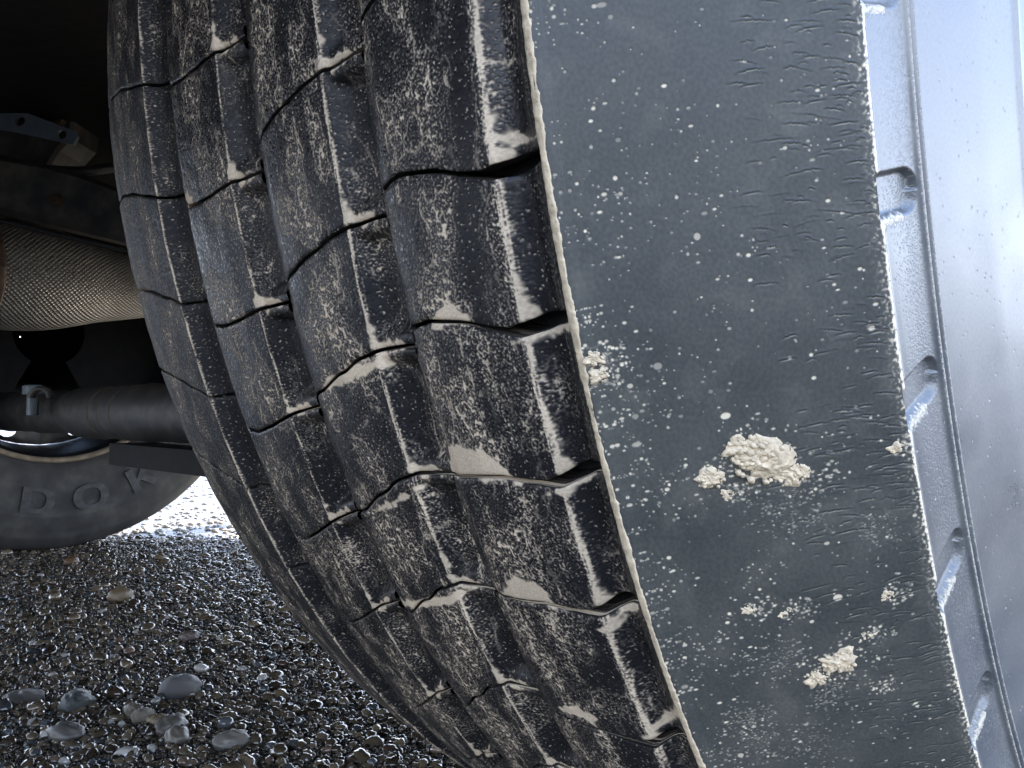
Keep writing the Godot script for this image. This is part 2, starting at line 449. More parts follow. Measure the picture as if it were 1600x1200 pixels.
func rough_material(called: String, c: Color, rough: float, freq: float, spread: float, bump_cm: float, metal := 0.0, tint := Color(0.5, 0.45, 0.38), world := false, tile := 4.0) -> StandardMaterial3D:
	var n := FastNoiseLite.new()
	n.seed = hash(called) % 1000
	n.frequency = freq
	n.fractal_octaves = 5
	var W := 512
	var im := n.get_seamless_image(W, W)
	im.convert(Image.FORMAT_L8)
	var src := im.get_data()
	var col := PackedByteArray()
	col.resize(W * W * 3)
	for k in W * W:
		var v := src[k] / 255.0
		var t := clampf((v - 0.5) * spread + 0.25 * spread, 0.0, 1.0)
		col[k * 3] = int(255.0 * clampf(lerpf(c.r, tint.r, t) * (0.85 + 0.3 * v), 0, 1))
		col[k * 3 + 1] = int(255.0 * clampf(lerpf(c.g, tint.g, t) * (0.85 + 0.3 * v), 0, 1))
		col[k * 3 + 2] = int(255.0 * clampf(lerpf(c.b, tint.b, t) * (0.85 + 0.3 * v), 0, 1))
	var m := StandardMaterial3D.new()
	m.resource_name = called
	m.albedo_texture = tex(W, W, col)
	m.roughness = rough
	m.metallic = metal
	m.heightmap_enabled = bump_cm > 0.0
	if bump_cm > 0.0:
		m.heightmap_texture = ImageTexture.create_from_image(im)
		m.heightmap_scale = bump_cm
	m.uv1_triplanar = true
	m.uv1_world_triplanar = world
	m.uv1_scale = Vector3(tile, tile, tile)
	return m

func make_materials():
	var t = tread_texture()
	M.tread = mud_material("muddy tread rubber", t[0], t[1], 0.035, 0.29)
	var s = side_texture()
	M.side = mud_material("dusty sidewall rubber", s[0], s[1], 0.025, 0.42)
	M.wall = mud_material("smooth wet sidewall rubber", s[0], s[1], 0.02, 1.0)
	M.mud = rough_material("dried mud", Color(0.69, 0.62, 0.51), 0.95, 0.03, 0.5, 0.05, 0.0, Color(0.80, 0.73, 0.62), false, 22.0)
	M.old_rubber = rough_material("grey dusty rubber", Color(0.17, 0.17, 0.17), 0.75, 0.012, 0.8, 0.05, 0.0, Color(0.36, 0.345, 0.31), false, 3.0)
	M.groove = rough_material("dark rubber in the cuts", Color(0.16, 0.16, 0.16), 0.8, 0.02, 0.5, 0.02, 0.0, Color(0.2, 0.19, 0.17), false, 10.0)  # dark tone paints shade into the groove floor
	M.groove.metallic_specular = 0.2
	M.letter = rough_material("worn lettering rubber", Color(0.16, 0.16, 0.165), 0.6, 0.02, 0.6, 0.02, 0.0, Color(0.33, 0.32, 0.29), false, 6.0)
	M.black = rough_material("black painted steel", Color(0.055, 0.056, 0.06), 0.7, 0.02, 0.5, 0.03, 0.0, Color(0.12, 0.11, 0.10))
	M.black.metallic_specular = 0.25
	M.frame = rough_material("dirty frame steel", Color(0.21, 0.20, 0.185), 0.6, 0.014, 0.9, 0.05, 0.0, Color(0.38, 0.34, 0.28))
	M.tube = rough_material("mud washed tube", Color(0.13, 0.13, 0.135), 0.6, 0.02, 1.0, 0.06, 0.0, Color(0.33, 0.29, 0.24))
	M.silt = rough_material("brown caked silt", Color(0.22, 0.195, 0.165), 0.9, 0.03, 1.0, 0.08, 0.0, Color(0.42, 0.37, 0.30), false, 16.0)
	M.hose = rough_material("dusty rubber hose", Color(0.13, 0.13, 0.13), 0.6, 0.03, 0.8, 0.03, 0.0, Color(0.30, 0.28, 0.25), false, 10.0)
	M.foil = rough_material("embossed heat shield metal", Color(0.62, 0.57, 0.49), 0.5, 0.012, 1.0, 0.02, 0.3, Color(0.50, 0.42, 0.33))
	var dia := Image.create(64, 64, false, Image.FORMAT_L8)
	for y in 64:
		for x in 64:
			var h: float = 0.5 * (absf(sin(PI * (x + y) / 64.0)) + absf(sin(PI * (x - y) / 64.0)))
			dia.set_pixel(x, y, Color(h, h, h))
	M.foil.uv1_triplanar = false
	M.foil.uv1_scale = Vector3(74, 155, 1)
	M.foil.heightmap_texture = ImageTexture.create_from_image(dia)
	M.foil.heightmap_scale = 0.2
	M.foil.albedo_texture = null
	M.foil.albedo_color = Color(0.47, 0.45, 0.41)
	M.rust = rough_material("brown heat stained steel", Color(0.30, 0.24, 0.19), 0.6, 0.02, 1.0, 0.03, 0.4, Color(0.38, 0.27, 0.18))
	M.zinc = rough_material("tarnished zinc plate", Color(0.50, 0.53, 0.54), 0.5, 0.02, 1.2, 0.03, 0.3, Color(0.34, 0.37, 0.4))
	M.rim = rough_material("dusty rim steel", Color(0.20, 0.195, 0.19), 0.5, 0.02, 0.7, 0.02, 0.3, Color(0.38, 0.345, 0.29))
	M.lip = rough_material("dust on the rim lip", Color(0.46, 0.41, 0.34), 0.8, 0.02, 0.7, 0.02, 0.0, Color(0.55, 0.5, 0.42))
	M.paint = rough_material("dark body paint", Color(0.10, 0.11, 0.13), 0.35, 0.01, 0.3, 0.0)
	M.ground = rough_material("wet packed grit", Color(0.20, 0.185, 0.165), 0.42, 0.06, 0.9, 0.5, 0.0, Color(0.38, 0.355, 0.32), true, 2.3)
	var g := StandardMaterial3D.new()
	g.resource_name = "wet pebble"
	g.vertex_color_use_as_albedo = true
	g.roughness = 0.15
	g.metallic_specular = 0.6
	M.pebble = g

# ------------------------------------------------------------------ ground
func lump(sd: int, rings: int, segs: int, rough: float, squash: float) -> ArrayMesh:
	var n := FastNoiseLite.new()
	n.seed = sd
	n.frequency = 0.75
	var P := PackedVector3Array()
	var UV := PackedVector2Array()
	for i in rings + 1:
		var th := PI * i / rings
		for j in segs + 1:
			var ph := TAU * (j % segs) / segs
			var d := Vector3(sin(th) * cos(ph), cos(th), sin(th) * sin(ph))
			var r := 1.0 + rough * n.get_noise_3dv(d * 1.5) + 0.35 * rough * n.get_noise_3dv(d * 4.0)
			P.append(Vector3(d.x, d.y * squash, d.z) * r)
			UV.append(Vector2(float(j) / segs, float(i) / rings))
	var I := PackedInt32Array()
	for i in rings:
		for j in segs:
			var a := i * (segs + 1) + j
			var c := a + segs + 1
			I.append_array([a, a + 1, c, a + 1, c + 1, c])
	return mesh_of(P, UV, I)

func stone_colour(r: RandomNumberGenerator) -> Color:
	var k := r.randf()
	var b := r.randf_range(0.014, 0.10)
	if k < 0.6: return Color(b * 1.30, b * 1.0, b * 0.66)
	if k < 0.88: return Color(b * 1.45, b * 1.10, b * 0.70)
	if k < 0.91: return Color(b * 1.5, b * 1.02, b * 0.72)
	if k < 0.975: return Color(b * 0.95, b, b * 1.02)
	return Color(0.34, 0.32, 0.29)

func build_ground():
	var pm := PlaneMesh.new()
	pm.size = Vector2(500, 500)
	var g := put(self, "ground", pm, M.ground)
	tag(g, "wet dark gravel ground under and beyond the car", "", "", "structure")
	var r := RandomNumberGenerator.new()
	r.seed = 31
	# three sizes of gravel, one bed each
	for layer in [["fine_gravel", 70000, 0.0009, 0.0022, 6, 4], ["gravel", 19000, 0.0022, 0.0052, 9, 6], ["coarse_gravel", 900, 0.0045, 0.0085, 12, 8]]:
		var at := []
		var tint := []
		var n: int = layer[1]
		for i in n:
			var z := -0.42 - pow(r.randf(), 1.25) * 1.25
			var x := lerpf(z * 0.68 - 0.05, 0.30 + z * 0.1, r.randf())
			var covered := false
			for st in stone_list():
				if Vector2(x - st[0], z - st[1]).length() < st[2] * 1.1 and layer[2] > 0.003: covered = true
			if covered: continue
			var size := lerpf(layer[2], layer[3], pow(r.randf(), 1.8))
			var b := Basis.from_euler(Vector3(r.randf_range(-0.35, 0.35), r.randf() * TAU, r.randf_range(-0.35, 0.35))).scaled(Vector3(1, 1, 1) * size) * Basis.from_scale(Vector3(r.randf_range(0.85, 1.3), r.randf_range(0.7, 1.05), r.randf_range(0.75, 1.1)))
			at.append(Transform3D(b, Vector3(x, size * r.randf_range(0.0, 0.5), z)))
			tint.append(stone_colour(r))
		bed(layer[0], lump(40 + layer[4], layer[5], layer[4], 0.32, 0.85), at, tint)
	var at3 := []
	var tint3 := []
	for i in 16000:
		var z := r.randf_range(-2.2, 0.5)
		var x := r.randf_range(0.30 + minf(z, 0.0) * 0.1, 1.5) if z < -0.42 else r.randf_range(-0.6, 1.5)
		var size := lerpf(0.002, 0.0065, pow(r.randf(), 1.6))
		at3.append(Transform3D(Basis.from_euler(Vector3(0, r.randf() * TAU, 0)).scaled(Vector3(1.2, 0.8, 1) * size), Vector3(x, size * 0.3, z)))
		tint3.append(stone_colour(r))
	bed("roadside_gravel", lump(71, 5, 8, 0.32, 0.85), at3, tint3)
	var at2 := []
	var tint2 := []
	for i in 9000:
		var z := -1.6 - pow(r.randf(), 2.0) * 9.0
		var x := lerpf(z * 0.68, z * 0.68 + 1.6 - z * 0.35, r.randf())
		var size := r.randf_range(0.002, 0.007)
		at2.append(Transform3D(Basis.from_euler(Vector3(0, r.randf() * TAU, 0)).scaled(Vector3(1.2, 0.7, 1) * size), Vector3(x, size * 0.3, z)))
		tint2.append(stone_colour(r) * 1.5 + Color(0.32, 0.30, 0.275))  # paler tint puts sun glare into the far stones
	bed("glare_tinted_gravel", lump(77, 4, 6, 0.5, 0.8), at2, tint2)

func bed(called: String, m: Mesh, at: Array, tint: Array):
	var mm := MultiMesh.new()
	mm.transform_format = MultiMesh.TRANSFORM_3D
	mm.use_colors = true
	mm.mesh = m
	mm.instance_count = at.size()
	for i in at.size():
		mm.set_instance_transform(i, at[i])
		mm.set_instance_color(i, tint[i])
	var o := MultiMeshInstance3D.new()
	o.name = called
	o.multimesh = mm
	o.material_override = M.pebble
	add_child(o, true)
	tag(o, "loose wet " + called.replace("_", " ") + " covering the ground below the car", "gravel", "", "stuff")

# ------------------------------------------------------------------ near tyre
func profile_of(col: int) -> Array:
	# across the tread: place along the axle, depth below the tread face
	match col:
		1: return [Vector2(0.0338, 0.0068), Vector2(0.0341, 0.0040), Vector2(0.0345, 0.0024), Vector2(0.0350, 0.0019), Vector2(0.0398, 0.0003), Vector2(0.0410, 0.0), Vector2(0.047, -0.0006), Vector2(0.056, -0.0008), Vector2(0.066, -0.0004), Vector2(0.0722, 0.0), Vector2(0.0736, 0.0003), Vector2(0.0744, 0.0011), Vector2(0.0762, 0.0033), Vector2(0.0775, 0.0040), Vector2(0.0795, 0.0039), Vector2(0.082, 0.0028), Vector2(0.085, 0.0012), Vector2(0.0868, 0.0004)]
		2: return [Vector2(-0.0196, 0.0070), Vector2(-0.0192, 0.0045), Vector2(-0.0187, 0.0030), Vector2(-0.0180, 0.0025), Vector2(-0.0120, 0.0004), Vector2(-0.0108, 0.0), Vector2(-0.004, -0.0006), Vector2(0.008, -0.0007), Vector2(0.017, -0.0002), Vector2(0.0198, 0.0), Vector2(0.0208, 0.0002), Vector2(0.0215, 0.0009), Vector2(0.0245, 0.0032), Vector2(0.0270, 0.0043), Vector2(0.0300, 0.0048), Vector2(0.0339, 0.0050), Vector2(0.0356, 0.0052)]
		3: return [Vector2(-0.0735, 0.0068), Vector2(-0.0730, 0.0045), Vector2(-0.0724, 0.0028), Vector2(-0.0716, 0.0023), Vector2(-0.0664, 0.0004), Vector2(-0.0652, 0.0), Vector2(-0.055, -0.0006), Vector2(-0.043, -0.0005), Vector2(-0.0355, 0.0), Vector2(-0.0336, 0.0001), Vector2(-0.0328, 0.0006), Vector2(-0.0318, 0.0013), Vector2(-0.0290, 0.0034), Vector2(-0.0268, 0.0044), Vector2(-0.0240, 0.0048), Vector2(-0.0195, 0.0050), Vector2(-0.0176, 0.0052)]
	return [Vector2(-0.1600, 0.034), Vector2(-0.1585, 0.022), Vector2(-0.1540, 0.0130), Vector2(-0.1460, 0.0072), Vector2(-0.1320, 0.0036), Vector2(-0.1150, 0.0014), Vector2(-0.098, 0.0005), Vector2(-0.0888, 0.0), Vector2(-0.0880, -0.0005), Vector2(-0.0873, -0.0004), Vector2(-0.0867, 0.0006), Vector2(-0.0848, 0.0032), Vector2(-0.0825, 0.0046), Vector2(-0.0790, 0.0050), Vector2(-0.0734, 0.0050), Vector2(-0.0710, 0.0052)]

func groove_of(col: int, w: float, upper: bool, at: float) -> float:
	# how far the cross groove runs up or down at that place, in radians; it slants more the lower it lies
	match col:
		1:
			var lean := curve([Vector2(-0.61, 0.020), Vector2(-0.506, 0.018), Vector2(-0.42, 0.010), Vector2(-0.327, -0.0075), Vector2(-0.246, -0.013)], at) * maxf(0.0, (w - 0.045) / 0.040)
			if upper: return lean + curve([Vector2(0.0325, 0.0), Vector2(0.036, 0.0045), Vector2(0.046, 0.0085), Vector2(0.056, 0.0090), Vector2(0.065, 0.0064), Vector2(0.0695, 0.0062), Vector2(0.0730, 0.0088), Vector2(0.078, 0.0124), Vector2(0.0835, 0.0144), Vector2(0.0856, 0.0144), Vector2(0.0868, 0.0142)], w)
			return lean + curve([Vector2(0.0325, 0.0), Vector2(0.036, 0.0045), Vector2(0.046, 0.0085), Vector2(0.056, 0.0090), Vector2(0.065, 0.0060), Vector2(0.072, 0.0035), Vector2(0.076, 0.0052), Vector2(0.080, 0.0085), Vector2(0.0868, 0.0135)], w)
		2:
			var k := curve([Vector2(-0.679, 2.9), Vector2(-0.565, 2.24), Vector2(-0.469, 1.83), Vector2(-0.371, 1.31), Vector2(-0.286, 1.03), Vector2(-0.188, 0.80)], at)
			return k * curve([Vector2(-0.0200, 0.0), Vector2(-0.012, 0.0045), Vector2(0.004, 0.0165), Vector2(0.014, 0.0240), Vector2(0.0215, 0.0272), Vector2(0.0337, 0.0290)], w)
		3:
			var lean := curve([Vector2(-0.725, 0.070), Vector2(-0.60, 0.047), Vector2(-0.505, 0.037), Vector2(-0.40, 0.019), Vector2(-0.306, 0.006), Vector2(-0.2, -0.001), Vector2(-0.11, -0.005)], at) * maxf(0.0, (w + 0.060) / 0.040)
			return lean + curve([Vector2(-0.0735, 0.0), Vector2(-0.066, -0.0055), Vector2(-0.057, -0.0065), Vector2(-0.047, -0.0045), Vector2(-0.0385, -0.0015), Vector2(-0.033, 0.0002), Vector2(-0.0197, 0.0004)], w)
	return curve([Vector2(-0.130, 0.020), Vector2(-0.116, 0.0165), Vector2(-0.100, 0.008), Vector2(-0.0842, 0.0)], w)

func starts_of(col: int) -> Array:
	# where each cross groove crosses, seen ones first as they are, then at even steps
	var seen := []
	match col:
		1: seen = [-0.2463, -0.3266, -0.4204, -0.5060, -0.6061]
		2: seen = [-0.1883, -0.2864, -0.3713, -0.4693, -0.5654, -0.6740]
		3: seen = [-0.1126, -0.2077, -0.3065, -0.3989, -0.5052, -0.6008, -0.7250]
		4: seen = [-0.1030, -0.1990, -0.2920, -0.3790, -0.4720]
	while seen[0] < 0.32: seen.push_front(seen[0] + PITCH)
	while seen[-1] > -1.25: seen.append(seen[-1] - PITCH)
	return seen

func tread_uv(phi: float, w: float) -> Vector2:
	return Vector2((phi - T_PHI0) / (T_PHI1 - T_PHI0), (w - T_W0) / (T_W1 - T_W0))

func block_mesh(col: int, top: float, bottom: float) -> ArrayMesh:
	var near := top > -0.95 and bottom < 0.12
	var prof := fine(profile_of(col), 0.0011 if near else 0.005)
	var ts := []          # [share of the way from bottom to top, distance to the edge, whether it is a wall's foot]
	var ins := [0.0, 0.0, 0.0002, 0.0005, 0.0010] if near else [0.0, 0.0, 0.001]
	var floor_depth := 0.0088
	var n_mid := 26 if near else 5
	var rows := ins.size() * 2 + n_mid
	var cols := prof.size()
	var P := PackedVector3Array()
	var UV := PackedVector2Array()
	var gap := 0.00042 / 0.38
	for i in rows:
		for q in prof:
			var w: float = q.x
			var lo := bottom + groove_of(col, w, true, bottom) + gap
			var hi := top + groove_of(col, w, false, top) - gap
			var r: float = rad_at(w) - q.y
			var e := 1.0
			var phi := 0.0
			var foot := false
			if i < ins.size():
				e = ins[i]
				phi = lo + e / 0.38
				foot = i == 0
			elif i >= rows - ins.size():
				e = ins[rows - 1 - i]
				phi = hi - e / 0.38
				foot = i == rows - 1
			else:
				phi = lerpf(lo + 0.0012 / 0.38, hi - 0.0012 / 0.38, float(i - ins.size() + 1) / (n_mid + 1))
			var drop := 0.0
			if e < 0.0010: drop = 0.0004 * pow(1.0 - e / 0.0010, 2.0)
			if foot: r = minf(r, rad_at(w) - floor_depth - maxf(0.0, q.y - 0.007))
			elif col in [2, 3] and w > (0.0215 if col == 2 else -0.0326):
				# the long groove rises to a shelf beside each cross groove
				var up := i < rows / 2
				var reach: float = (phi - lo) * 0.38 if up else (hi - phi) * 0.38
				var shelf := lerpf(0.0016 if up else 0.0012, 0.0052, smoothstep(0.0022 if up else 0.0016, 0.0056 if up else 0.0052, reach))
				r = rad_at(w) - minf(q.y, shelf) - drop
			else: r -= drop
			if near and not foot:
				r += 0.00022 * wob.get_noise_3d(w, phi * 0.38, col) + 0.0003 * wob.get_noise_3d(w * 0.35 + 4.0, phi * 0.12, col)
			P.append(on_wheel(w, r, phi))
			UV.append(tread_uv(phi, w) if not foot else tread_uv(phi, -0.0800))  # feet of the cuts take a dark tread colour, painting their shade
	return grid_mesh(P, UV, rows, cols, true)

func ring(prof: Array, a: float, b: float, step: float, s_start := 0.0, pockets := false, tread := false) -> ArrayMesh:
	var n := int(ceil((b - a) / step)) + 1
	var s := PackedFloat32Array()
	s.append(s_start)
	for k in range(1, prof.size()):
		s.append(s[k - 1] + prof[k].distance_to(prof[k - 1]))
	var P := PackedVector3Array()
	var UV := PackedVector2Array()
	for i in n:
		var phi := lerpf(a, b, float(i) / (n - 1))
		for k in prof.size():
			var q: Vector2 = prof[k]
			if pockets:
				q += pocket_shift(phi, q)
			P.append(on_wheel(q.x, q.y, phi))
			UV.append(tread_uv(phi, q.x) if tread else Vector2((phi - S_PHI0) / (S_PHI1 - S_PHI0), absf(s[k]) / S_LEN))
	return grid_mesh(P, UV, n, prof.size(), true)

const POCKETS := [-0.0925, -0.1935, -0.2931, -0.3954, -0.5036, -0.6118, -0.715, -0.818, 0.010]

func pocket_shift(phi: float, q: Vector2) -> Vector2:
	# recesses moulded across the step below the shoulder; they lean further the lower they sit
	var out := Vector2.ZERO
	var near: Array = POCKETS
	if phi > 0.06 or phi < -0.87: near = [0.010 + 0.1033 * roundf((phi - 0.010) / 0.1033)]
	for c in near:
		var x: float = (phi - c) * 0.344
		if absf(x) > 0.012: continue
		var t := clampf((0.3500 - q.y) / 0.012, -0.2, 1.1)
		var lean := (0.5 - t) * 0.004 * (clampf((-0.29 - c) * 8.0, 0.0, 1.6) if c < 0.2 else 0.8)
		x += lean
		var d := maxf(absf(x) - 0.0038, maxf(0.3385 - q.y, q.y - 0.3518))
		var corner := Vector2(maxf(absf(x) - 0.0012, 0.0), maxf(maxf(0.3411 - q.y, q.y - 0.3545), 0.0)).length() - 0.0026
		d = maxf(d, corner)
		out += Vector2(-0.85, -0.30) * 0.0016 * (smoothstep(0.0003, -0.0003, d) if x > 0.0 else smoothstep(0.0003, -0.0013, d))
	return out

func shoulder_profile() -> Array:
	return fine([Vector2(0.0862, 0.38255), Vector2(0.0866, 0.3832), Vector2(0.0872, 0.38365), Vector2(0.0879, 0.3834), Vector2(0.0885, 0.3827), Vector2(0.0892, 0.3820), Vector2(0.0960, 0.3768), Vector2(0.108, 0.3678), Vector2(0.119, 0.3588), Vector2(0.1262, 0.3524), Vector2(0.1276, 0.35115), Vector2(0.1284, 0.35035)], 0.0012)

func edge_profile() -> Array:
	return fine([Vector2(0.1284, 0.35035), Vector2(0.1287, 0.34995), Vector2(0.1286, 0.3493), Vector2(0.1281, 0.3484), Vector2(0.1279, 0.3474), Vector2(0.1283, 0.3460), Vector2(0.1293, 0.3420), Vector2(0.1303, 0.3386), Vector2(0.1306, 0.3381), Vector2(0.1312, 0.3378), Vector2(0.1315, 0.3374), Vector2(0.1311, 0.3370), Vector2(0.1309, 0.3366), Vector2(0.1314, 0.3363), Vector2(0.1318, 0.3359), Vector2(0.1317, 0.3354)], 0.00042)

func wall_profile() -> Array:
	return fine([Vector2(0.1317, 0.3354), Vector2(0.1333, 0.3300), Vector2(0.1366, 0.3185), Vector2(0.1390, 0.3085), Vector2(0.1395, 0.3062), Vector2(0.1402, 0.3055), Vector2(0.1402, 0.3046), Vector2(0.1398, 0.3040), Vector2(0.1408, 0.2990), Vector2(0.1412, 0.2850), Vector2(0.1380, 0.2600), Vector2(0.1260, 0.2380), Vector2(0.1180, 0.2290)], 0.002)

func inner_profile() -> Array:
	return [Vector2(-0.0835, 0.3613), Vector2(-0.0868, 0.3612), Vector2(-0.1020, 0.3580), Vector2(-0.1430, 0.3480), Vector2(-0.1590, 0.3270), Vector2(-0.1650, 0.3020), Vector2(-0.1640, 0.2800), Vector2(-0.1480, 0.2550), Vector2(-0.1200, 0.2290)]

func build_near_tyre(car: Node3D):
	# tyre body: grooves' floor and both walls; the parts in view are finer pieces of their own
	var floor_prof := []
	for w in [-0.0835, -0.0735, -0.0500, -0.0275, -0.0195, 0.0, 0.0258, 0.0335, 0.055, 0.074, 0.084, 0.0866]:
		floor_prof.append(Vector2(w, rad_at(w) - 0.0092))
	var xf := Transform3D(wheel_basis(), HUB)
	var tyre := put(car, "tyre", ring(floor_prof, -PI, PI, 0.02, 0.0, false, true), M.groove)
	tyre.transform = car.transform.affine_inverse() * xf
	tag(tyre, "muddy front tyre whose tread and shoulder fill the view")
	put(tyre, "inner_sidewall", ring(inner_profile(), -PI, PI, 0.03), M.old_rubber).mesh = flipped_ring(inner_profile())
	put(tyre, "shoulder", ring(shoulder_profile(), -0.95, 0.35, 0.004, -0.00416), M.side)
	put(tyre, "mud_ridge", ridge_mesh(), M.mud)
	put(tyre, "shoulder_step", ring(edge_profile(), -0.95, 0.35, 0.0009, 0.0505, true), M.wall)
	put(tyre, "sidewall", ring(wall_profile(), -0.95, 0.35, 0.006, 0.068), M.wall)
	put(tyre, "shoulder", ring(shoulder_profile(), 0.35, TAU - 0.95, 0.012, -0.00416), M.side)
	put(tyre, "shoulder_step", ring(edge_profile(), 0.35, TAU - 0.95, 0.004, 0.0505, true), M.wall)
	put(tyre, "sidewall", ring(wall_profile(), 0.35, TAU - 0.95, 0.012, 0.068), M.wall)
	for col in [1, 2, 3, 4]:
		var g := starts_of(col)
		for k in g.size() - 1:
			put(tyre, "tread_block", block_mesh(col, g[k], g[k + 1]), M.tread)
	# the blocks that the photograph does not show, round the rest of the tyre
	var st := SurfaceTool.new()
	for col in [1, 2, 3, 4]:
		var g2 := starts_of(col)
		var span: float = TAU - (g2[0] - g2[-1])
		var n := int(round(span / PITCH))
		for k in n:
			st.append_from(block_mesh(col, g2[0] + span * (k + 1) / n, g2[0] + span * k / n), 0, Transform3D())
	var far := put(tyre, "tread", st.commit(), M.tread)
	tag(far, "", "", "", "stuff")
	build_rim(tyre, 0.222, 0.10)

func ridge_mesh() -> ArrayMesh:
	# mud caught along the sharp edge between tread and shoulder, uneven in width
	var P := PackedVector3Array()
	var UV := PackedVector2Array()
	var n := 1500
	for i in n:
		var phi := lerpf(-0.95, 0.35, float(i) / (n - 1))
		var a := wob.get_noise_2d(phi * 0.10, 1.0)
		var b := wob.get_noise_2d(phi * 0.42, 7.0)
		var c := wob.get_noise_2d(phi * 1.6, 13.0)
		var wide := 0.00088 * (1.0 + 0.35 * a + 0.3 * b + 0.25 * c)
		for k in 7:
			var t := k / 6.0
			var h := 0.00016 * pow(sin(t * PI), 0.5) * (1.0 + 0.6 * b + 0.6 * c) - 0.0002 * (1.0 if k == 0 or k == 6 else 0.0)
			var w := 0.0869 + (t - 0.42) * 2.0 * wide
			var r := 0.38325 if w < 0.0882 else 0.38325 - (w - 0.0882) * 0.75
			P.append(on_wheel(w + h * 0.5, r + h + 0.0003, phi))
			UV.append(Vector2(phi, t))
	return grid_mesh(P, UV, n, 7, true)

func flipped_ring(prof: Array) -> ArrayMesh:
	var p := prof.duplicate()
	p.reverse()
	return ring(p, -PI, PI, 0.03, 0.0)

func build_rim(tyre: Node3D, radius: float, half: float):
	# barrel, outer lip, and a disc with a ring of round windows
	var prof := [Vector2(half + 0.018, radius + 0.006), Vector2(half + 0.015, radius - 0.004), Vector2(half, radius - 0.010), Vector2(0.02, radius - 0.022), Vector2(-half, radius - 0.012), Vector2(-half - 0.018, radius + 0.008)]
	put(tyre, "rim_barrel", ring(prof, -PI, PI, 0.06), M.black)
	var P := PackedVector3Array()
	var UV := PackedVector2Array()
	var I := PackedInt32Array()
	var holes := 10
	var seg := 16
	var rc := radius * 0.80
	var rh := radius * 0.07
	for h in holes:
		# each sector: the ring between a round window and the sector's border
		var mid := TAU * h / holes
		var half_a := PI / holes
		var at := P.size()
		for j in seg + 1:
			var t := TAU * (j % seg) / seg
			var dx := cos(t)
			var dy := sin(t)
			var inner := Vector2(rc + rh * dx, mid + rh * dy / rc)
			var scale := 1.0 / maxf(absf(dx), absf(dy))
			var outer := Vector2(rc + dx * scale * (radius * 0.9 - rc) if dx > 0 else rc + dx * scale * (rc - radius * 0.58), mid + dy * scale * half_a)
			P.append(Vector3(0.028, inner.x * sin(inner.y), inner.x * cos(inner.y)))
			P.append(Vector3(0.020, outer.x * sin(outer.y), outer.x * cos(outer.y)))
			UV.append(inner)
			UV.append(outer)
		for j in seg:
			var k := at + j * 2
			I.append_array([k, k + 1, k + 2, k + 1, k + 3, k + 2])
	put(tyre, "rim_disc", mesh_of(P, UV, I), M.rim)
	var hub := ring([Vector2(0.020, radius * 0.58), Vector2(0.03, radius * 0.5), Vector2(0.012, radius * 0.42), Vector2(-0.03, radius * 0.40), Vector2(-0.09, radius * 0.38), Vector2(-0.10, radius * 0.2), Vector2(-0.10, 0.001)], -PI, PI, 0.12)
	put(tyre, "brake_hub", hub, M.black)

# ------------------------------------------------------------------ far wheel and the car's underside
func lathe(points: Array, segs: int) -> ArrayMesh:
	# points are (distance along x, radius)
	var P := PackedVector3Array()
	var UV := PackedVector2Array()
	for i in segs + 1:
		var a := TAU * (i % segs) / segs
		for q in points:
			P.append(Vector3(q.x, q.y * sin(a), q.y * cos(a)))
			UV.append(Vector2(float(i) / segs, q.x))
	return grid_mesh(P, UV, segs + 1, points.size(), true)

func along(a: Vector3, b: Vector3) -> Transform3D:
	var x := (b - a).normalized()
	var z := x.cross(Vector3.UP).normalized()
	return Transform3D(Basis(x, z.cross(x), z), a)

func slab(outline: Array, depth: float, edge := 0.003) -> ArrayMesh:
	# a plate with an outline in x and y, its face towards +z with a chamfered edge, its back depth behind
	var pts := PackedVector2Array(outline)
	if Geometry2D.is_polygon_clockwise(pts): pts.reverse()
	var ins := pts.duplicate()
	var off := Geometry2D.offset_polygon(pts, -edge)
	var n := pts.size()
	for k in n:
		var a := (pts[k] - pts[(k - 1 + n) % n]).normalized()
		var b := (pts[(k + 1) % n] - pts[k]).normalized()
		var m := (Vector2(-a.y, a.x) + Vector2(-b.y, b.x)).normalized()
		ins[k] = pts[k] + m * edge
	var st := SurfaceTool.new()
	st.begin(Mesh.PRIMITIVE_TRIANGLES)
	st.set_smooth_group(-1)
	var tri := Geometry2D.triangulate_polygon(ins)
	for t in range(0, tri.size(), 3):
		var q := [ins[tri[t]], ins[tri[t + 1]], ins[tri[t + 2]]]
		if (q[1] - q[0]).cross(q[2] - q[0]) > 0: q.reverse()
		for v in q: st.add_vertex(Vector3(v.x, v.y, 0))
		q.reverse()
		for v in q: st.add_vertex(Vector3(v.x, v.y, -depth))
	for k in n:
		var j := (k + 1) % n
		for lay in [[ins, 0.0, pts, -edge], [pts, -edge, pts, -depth + edge], [pts, -depth + edge, ins, -depth]]:
			var a := Vector3(lay[0][k].x, lay[0][k].y, lay[1])
			var b := Vector3(lay[0][j].x, lay[0][j].y, lay[1])
			var c := Vector3(lay[2][k].x, lay[2][k].y, lay[3])
			var d := Vector3(lay[2][j].x, lay[2][j].y, lay[3])
			for v in [a, b, c, b, d, c]: st.add_vertex(v)
	st.generate_normals()
	return st.commit()

func box(size: Vector3) -> BoxMesh:
	var b := BoxMesh.new()
	b.size = size
	return b

func build_car():
	var car := Node3D.new()
	car.name = "parked_car"
	add_child(car, true)
	car.transform = Transform3D(Basis(Vector3(cos(AXLE_YAW), 0, sin(AXLE_YAW)), Vector3.UP, Vector3(-sin(AXLE_YAW), 0, cos(AXLE_YAW))), Vector3(HUB.x, 0, HUB.z))
	tag(car, "dark car on muddy tyres, seen close from beside one wheel to its shaded underside", "car")
	build_near_tyre(car)
	build_far_wheel(car)
	build_underside(car)

